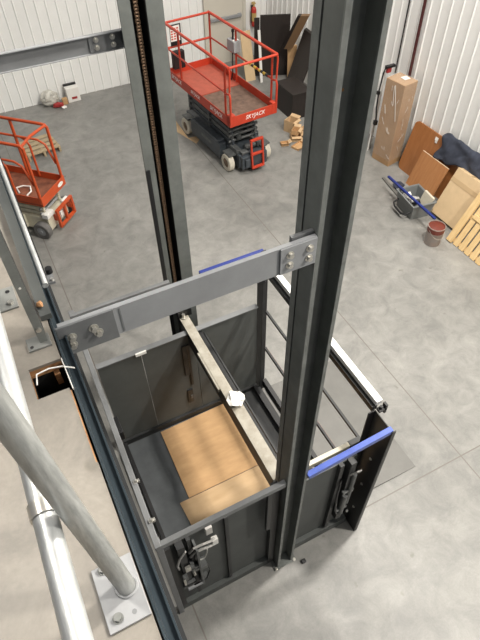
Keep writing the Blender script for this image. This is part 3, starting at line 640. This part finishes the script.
# cardboard scrap heap
rnd = random.Random(4)
spots = [(5.36,8.16,.0,.28,.18,20),(5.44,8.44,.0,.20,.20,-20),(5.44,8.44,.125,.16,.14,40),(5.70,8.46,.0,.20,.20,10),(5.14,8.36,.0,.15,.12,-15),(5.54,8.78,.0,.22,.22,25)]
labs = ['flat cardboard flap at the front of the scrap heap', 'torn cardboard carton in the middle of the scrap heap', 'small cardboard piece lying on top of the scrap heap',
        'open cardboard carton at the right of the scrap heap', 'smallest cardboard scrap on the left of the heap', 'cardboard carton at the back of the scrap heap by the low cabinet']
hs = [.04,.11,.10,.17,.05,.24]
for (x,y,z,w,d_,a), lb_, h in zip(spots, labs, hs):
    t = thing('cardboard_scrap', lb_, 'cardboard', (x,y,z), R(a), group='cardboard scraps')
    q = MB(); w2, d2 = w*.5, d_*.5
    q.box(-w2,w2,-d2,d2,0,.008)
    for (ax0,ax1,ay0,ay1) in ((-w2,-w2+.006,-d2,d2),(w2-.006,w2,-d2,d2),(-w2+.006,w2-.006,-d2,-d2+.006),(-w2+.006,w2-.006,d2-.006,d2)): q.box(ax0,ax1,ay0,ay1,.008,h)
    L(q, 'carton_tray', 'cardl' if h > .1 else 'card', t)
    q = MB(); q.obox((-w2,-d2,h),(w,0,0),(0,-.05,-.02 if h > .06 else .03),(0,0,.005)); q.obox((w2,-d2,h),(0,d_,0),(.06,0,.03),(0,0,.005)); L(q, 'flap', 'cardl', t)
sheet('cardboard_sheet', [(3.42,9.86),(3.44,10.25),(3.58,10.3),(3.54,9.50),(3.70,9.48),(3.74,9.36),(3.60,9.22)], 0, .006, 'cardl', 'tan cardboard sheet on the floor half under the red lift', 'cardboard')

# ------------------------------------------------------------------ right wall
bx = thing('wrapped_carton', 'tall cardboard carton in clear stretch wrap standing by the right wall', 'box', (6.65,7.0,0), R(0))
bp_ = [(6.40,7.17),(6.47,6.76),(6.80,6.82),(6.73,7.23)]
q = MB(); q.prism(bp_, (0,0,0), (1,0,0), (0,1,0), (0,0,1.55)); q.build('carton', 'cardw', bx, .006)
def grow(poly, k):
    cx = sum(p[0] for p in poly)/len(poly); cy = sum(p[1] for p in poly)/len(poly); return [(cx+(x-cx)*k, cy+(y-cy)*k) for x,y in poly]
q = MB(); q.prism(grow(bp_,1.03), (0,0,.12), (1,0,0), (0,1,0), (0,0,1.44)); q.build('stretch_wrap', 'wrap', bx)
q = MB(); rnd = random.Random(11)
e0, e1, e2 = V((*bp_[0],0)), V((*bp_[1],0)), V((*bp_[2],0))
for k in range(18):
    a_, b_ = (e0, e1) if k % 2 else (e1, e2)
    n_ = (b_-a_).cross(V((0,0,1))).normalized()
    t0 = rnd.uniform(.05,.8); zz = rnd.uniform(.2,1.5); ln = rnd.uniform(.04,.16)
    p0 = a_.lerp(b_, t0) + n_*.012; p0.z = zz; p1 = a_.lerp(b_, min(1,t0+rnd.uniform(0,.2))) + n_*.012; p1.z = zz + rnd.choice((-1,1))*ln
    q.tube([p0, p0.lerp(p1,.5)+n_*.006, p1], .0022, 6)
for (s0,s1) in (((e0,.55,1.5),(e0,.9,.9)),((e0,.5,1.48),(e0,.62,1.15)),((e0,.2,1.1),(e0,.3,.95))):
    p0 = e0.lerp(e1,s0[1])-V((.012,.0,0)); p0.z = s0[2]; p1 = e0.lerp(e1,s1[1])-V((.012,0,0)); p1.z = s1[2]; q.tube([p0,p0.lerp(p1,.5),p1], .004, 6)
q.build('wrap_crease', 'white', bx, smooth=True)
tag(B(6.60,6.72,6.93,7.05,1.555,1.56).build('top_label', 'paper', bx), 'white label on top')
q = thing('foam_board', 'white foam board on edge behind the wrapped carton with a black clamp bar', 'board', (6.7,7.55,0))
MB().obox((6.48,7.40,0),(.14,.10,0),(-.012,.017,0),(.14,.10,1.46)).build('board', 'white', q)
bc = MB(); pts = [(6.56,7.41,1.61),(6.53,7.42,1.50),(6.50,7.42,1.17),(6.47,7.37,.88),(6.46,7.32,.75),(6.43,7.27,.66)]; bc.tube(pts, .014, 10); bc.build('clamp_bar', 'black', q, smooth=True)
cl = MB(); cl.box(6.47,6.52,7.40,7.45,1.12,1.18); cl.box(6.40,6.46,7.25,7.31,.62,.70); cl.box(6.55,6.74,7.38,7.44,1.58,1.62); cl.build('clamp_jaw', 'black', q)
tag(B(6.575,6.66,7.38,7.42,1.50,1.575).build('red_label', 'redpack', q), 'red printed label')
tag(MB().cyl((WX-.03,7.50,1.40),(WX-.03,7.52,9),.012,10).build('wall_cable', 'black', smooth=True), 'thin black cable running up the right wall', 'cable')
tag(MB().cyl((WX-.045,7.10,0.0),(WX-.045,7.20,9),.026,14).build('wall_pipe', 'maroon', smooth=True), 'dark maroon pipe running up the right wall', 'pipe')

def lean(name, m, lab, cat, xb, xt, ztop, y0, y1, th, rad=0.05, grp=None, edge=None):
    # board leaning on the right wall; rounded corners
    t = thing(name, lab, cat, (xb,(y0+y1)/2,0), group=grp)
    ey = V((0,-1,0)); up = V((xt-xb,0,ztop)); H = up.length; ez = up.normalized(); n = ey.cross(ez)
    W = y1-y0; poly = []
    for (cx,cy,a0) in ((rad,rad,180),(W-rad,rad,270),(W-rad,H-rad,0),(rad,H-rad,90)):
        for k in range(5): a = R(a0 + k*22.5); poly.append((cx+rad*math.cos(a), cy+rad*math.sin(a)))
    if n.x > 0: n = -n
    MB().prism(poly, V((xb,y1,0)) - n*0, ey, ez, -n*th).build('board', m, t)
    if edge:
        MB().obox(V((xb,y1,0)) + ez*H, ey*W, -n*th, ez*.006).build('edge_band', edge, t)
    return t
lean('tabletop', 'cherry', 'large cherry laminate tabletop with rounded corners leaning on the right wall', 'tabletop', 6.64, 6.84, .90, 5.40, 6.68, .03, .09, 'cherry boards')
tg = tag(B(6.795,6.802,6.02,6.10,.78,.83).build('price_tag', 'paper'), 'white paper tag stuck on the large cherry tabletop', 'tag') if False else None
lean('cherry_board', 'cherryl', 'smaller square cherry panel leaning in front of the tabletop', 'panel', 6.44, 6.66, .60, 5.52, 6.18, .022, .004, 'cherry boards', 'edge')
q = MB(); n0 = V((-.978,0,.206)); c0 = V((6.64,6.12,0)) + V((.20,0,.95))*.84 + n0*.002
q.obox(c0, (0,-.07,0), V((.2,0,.95)).normalized()*.06, n0*.003); q.obox(c0 + V((0,-.02,0)) - V((.2,0,.95)).normalized()*.035, (0,-.05,0), V((.2,0,.95)).normalized()*.04, n0*.003)
tag(q.build('paper_tag', 'paper'), 'white paper tag stuck on the large cherry tabletop', 'tag')
# blue-grey jacket draped over the boards
def drape():
    mb = MB(); nu, nv = 34, 20; rnd = random.Random(2); vs = []
    for i in range(nu+1):
        u = i/nu; row = []
        for j in range(nv+1):
            v = j/nv
            y = 5.92 - 1.25*u + .03*math.sin(9*v+3*u)
            top = 1.02 + .03*math.sin(u*5) + .02*u
            z = top - v*(.40 - .12*u + .05*math.sin(u*9))
            x = 6.80 - .12*v*(1-.4*u) - .02*math.sin(u*2) + .010*math.sin(u*31+v*4) + .012*math.sin(u*13 - v*7) 
            if v < .12: x += .03*(1 - v/.12) 
            z += .015*math.sin(u*23 + v*5)
            row.append(mb.bm.verts.new((x,y,z)))
        vs.append(row)
    for i in range(nu):
        for j in range(nv): mb.bm.faces.new((vs[i][j],vs[i+1][j],vs[i+1][j+1],vs[i][j+1]))
    o = mb.build('jacket', 'denim', smooth=True)
    s = o.modifiers.new('solid','SOLIDIFY'); s.thickness = .02; s.offset = 1
    return tag(o, 'slate blue jacket draped over the tabletop and the cardboard carton', 'jacket')
drape()
# leaning cardboard carton
cc = thing('cardboard_carton', 'flat plain cardboard carton leaning beside the cherry panels', 'box', (6.3,5.0,0))
lv = V((.33,0,.76)); ln_ = V((.80,0,-.36)).normalized()
MB().obox((6.245,4.64,.05),(0,.63,0),ln_*.13,lv).build('carton', 'cardp', cc, .006)
MB().obox(V((6.245,4.642,.05)) + lv*.72 - ln_*.002,(0,.626,0),ln_*-.002,lv*.09).build('tape_band', 'tape', cc)
MB().obox(V((6.245,4.93,.05)) + lv*1.001,(0,.06,0),ln_*.13,lv*.002).build('tape_band', 'tape', cc)
# pine pallet leaning
pw = thing('wooden_pallet', 'new pine pallet leaning on the carton at the right frame edge', 'pallet', (6.03,4.1,0), group='wooden pallets')
lp = V((.46,0,.89)).normalized(); np2 = V((-.89,0,.46)).normalized(); o0 = V((6.0,4.60,.0)); H = 1.0
o0 = o0 + V((.055,0,0))
for k in range(9):
    MB().obox(o0 + V((0,-.10 - k*.125,0)) + np2*.0,(0,.095 if k else .10,0),np2*.02,lp*H).build('deck_board', 'pine', pw, .002)
for f in (.02,.46,.90):
    MB().obox(o0 + V((0,0,0)) + lp*(H*f) - np2*.075,(0,-1.10,0),np2*.075,lp*.06).build('stringer', 'pine', pw, .002)
MB().obox(o0 + lp*(H*.50) + np2*.02 + V((0,-.14,0)),(0,-.96,0),np2*.018,lp*.07).build('cross_batten', 'pine', pw, .002)
MB().obox(o0 + np2*.02 + V((0,-.105,0)),(0,.11,0),np2*.03,lp*H).build('edge_board', 'pine', pw, .002)
# tote bin with odds and ends
tb = thing('tote_bin', 'grey plastic tote bin filled with odds and ends on the floor', 'bin', (6.03,5.48,0), R(-8))
def taper(mb, w0,d0,w1,d1,z0,z1): mb.hexa([(-w0,-d0,z0),(w0,-d0,z0),(w0,d0,z0),(-w0,d0,z0),(-w1,-d1,z1),(w1,-d1,z1),(w1,d1,z1),(-w1,d1,z1)])
q = MB(); 
def wall4(mb, w0,d0,w1,d1,z0,z1,t_):
    o_ = [(-w0,-d0,z0),(w0,-d0,z0),(w0,d0,z0),(-w0,d0,z0)]; p_ = [(-w1,-d1,z1),(w1,-d1,z1),(w1,d1,z1),(-w1,d1,z1)]
    for i in range(4):
        a,b = o_[i], o_[(i+1)%4]; c,d2 = p_[(i+1)%4], p_[i]
        def inn(p): return (p[0]-math.copysign(t_,p[0]), p[1]-math.copysign(t_,p[1]), p[2])
        mb.hexa([a,b,inn(b),inn(a),d2,c,inn(c),inn(d2)])
wall4(q,.17,.225,.205,.265,0,.30,.012); q.box(-.165,.165,-.22,.22,0,.012); L(q, 'tub', 'tote', tb)
q = MB(); 
for (x0,x1,y0,y1) in ((-.225,.225,-.285,-.26),(-.225,.225,.26,.285),(-.225,-.2,-.26,.26),(.2,.225,-.26,.26)): q.box(x0,x1,y0,y1,.285,.31)
L(q, 'rim', 'tote', tb, .004)
q = MB(); q.tube([(-.19,-.2,.15),(-.28,-.19,.11),(-.31,-.1,.10),(-.31,.1,.10),(-.28,.19,.11),(-.19,.2,.15)], .016, 10); q.tube([(-.31,-.08,.10),(-.28,-.08,.05),(-.28,.1,.05),(-.31,.1,.10)], .011, 8); L(q, 'handle', 'black', tb, sm=True)
def near(x, y, rz, cx, cy): return (cx + x*math.cos(rz) - y*math.sin(rz), cy + x*math.sin(rz) + y*math.cos(rz))
def in_tote(x, y): return near(x, y, R(-8), 6.03, 5.48)
px, py = in_tote(.13,-.12); t = thing('notebook', 'cream book standing at the back of the tote bin', 'book', (px,py,.03), R(-8)); L(MB().obox((-.04,-.10,.0),(.04,0,0),(0,.26,0),(.09,0,.31)), 'cover', 'cream', t, .004)
px, py = in_tote(-.07,.15); crumple('crumpled_paper', (px,py,.20), .07, 'paper', 'white paper lying in the tote bin near the blue bar', 'paper', (1.2,1,.6), 21, 2)
px, py = in_tote(-.03,.0); crumple('rag', (px,py,.13), .09, 'cable', 'grey rag heaped in the middle of the tote bin', 'rag', (1,1.1,.7), 22, 2)
px, py = in_tote(-.06,-.13); tag(MB().tube([(px+.07*math.cos(a)*(1+.1*math.sin(3*a)),py+.05*math.sin(a),.235+.03*math.sin(2*a)+.004*a) for a in [i*.35 for i in range(36)]], .009, 8).build('cable_coil', 'black', smooth=True), 'black cable coil on the contents of the tote bin', 'cable')
px, py = in_tote(-.05,-.02); tag(B(px-.07,px+.10,py-.14,py+.17,.012,.13).build('carton', 'beam'), 'grey carton at the bottom of the tote bin', 'box')
crumple('blue_rag', (6.22,6.10,0), .085, 'denim', 'dark blue rag on the floor behind the tote bin', 'rag', (1,1.2,.7), 31, 2)
tag(MB().bar((5.935,6.13,.328),(5.87,4.82,.328),.04,.032).build('blue_bar', 'bluedk', bevel=.004), 'long deep blue bar resting across the tote bin', 'bar')
tag(MB().bar((6.17,6.50,.012),(6.05,5.82,.012),.05,.024).build('grey_floor_strip', 'ramp'), 'flat grey strip lying on the floor beyond the tote bin', 'bar')  # thin grey strip laid flat, same colour as the ramp
# paint bucket
pb = thing('paint_bucket', 'tin paint bucket with dried red primer inside and down its side', 'bucket', (5.77,4.66,0))
MB().lathe([(.120,0),(.126,.01),(.135,.33),(.139,.335),(.139,.345),(.130,.345),(.128,.29)], (5.77,4.66,0), 28).build('pail', 'can', pb, smooth=True)
MB().lathe([(.129,.245),(.1362,.25),(.1372,.325),(.131,.33)], (5.77,4.66,0), 28).build('paint_spill', 'paintred', pb, smooth=True)
MB().lathe([(.124,.291),(.1275,.295)], (5.77,4.66,0), 28).build('dried_paint', 'paintred', pb, smooth=True)
MB().tube([(5.77+.142*math.cos(a),4.66+.142*math.sin(a),.30-.12*math.sin(a)**2 if False else .30-.14*abs(math.sin(a))) for a in [math.pi+i*math.pi/14 for i in range(15)]], .004, 6).build('bail_handle', 'zinc', pb, smooth=True)
# small litter
tag(B(1.30,1.35,1.33,1.37,0,.03).build('rubber_stop', 'black', bevel=.006), 'small black rubber stop on the floor by the front column', 'stop')

# ------------------------------------------------------------------ lights
def area(name, loc, size, power, col=(1,.95,.87), target=None, spread=180):
    l = bpy.data.lights.new(name, 'AREA'); l.shape = 'SQUARE'; l.size = size; l.energy = power; l.color = col; l.spread = R(spread)
    o = bpy.data.objects.new(name, l); C.objects.link(o); o.location = loc
    if target: o.rotation_euler = (V(target)-V(loc)).to_track_quat('-Z','Y').to_euler()
    return o
area('high_bay_lamp', (4.15,2.05,8.8), .45, 700)
area('high_bay_lamp', (5.35,-1.2,8.8), .40, 680)
area('high_bay_lamp', (5.0,7.0,8.8), .45, 330)
area('high_bay_lamp', (-1.5,9.5,8.8), .45, 30)
area('high_bay_lamp', (-1.5,2.5,8.8), .45, 150)
area('high_bay_lamp', (2.6,-4.0,8.8), .45, 100)
w = bpy.data.worlds.new('world'); bpy.context.scene.world = w; w.use_nodes = True
w.node_tree.nodes['Background'].inputs[0].default_value = (.93,.96,1,1); w.node_tree.nodes['Background'].inputs[1].default_value = .22

# ------------------------------------------------------------------ camera
cam = bpy.data.cameras.new('camera'); co = bpy.data.objects.new('camera', cam); C.objects.link(co)
Rw = ((0.89219024,-0.45146452,-0.01328047),(-0.3465572,-0.6654225,-0.6611437),(0.2896458,0.5944684,-0.75014174))
mw = Matrix((Rw[0], [-v for v in Rw[1]], [-v for v in Rw[2]])).transposed().to_4x4(); mw.translation = (0,0,5.8)
co.matrix_world = mw
cam.sensor_fit = 'VERTICAL'; cam.sensor_height = 24; cam.sensor_width = 18; cam.lens = 540/640*24; cam.clip_start = .02
sc = bpy.context.scene; sc.camera = co
sc.view_settings.view_transform = 'Standard'; sc.view_settings.look = 'None'; sc.view_settings.gamma = 1; sc.view_settings.exposure = -0.08
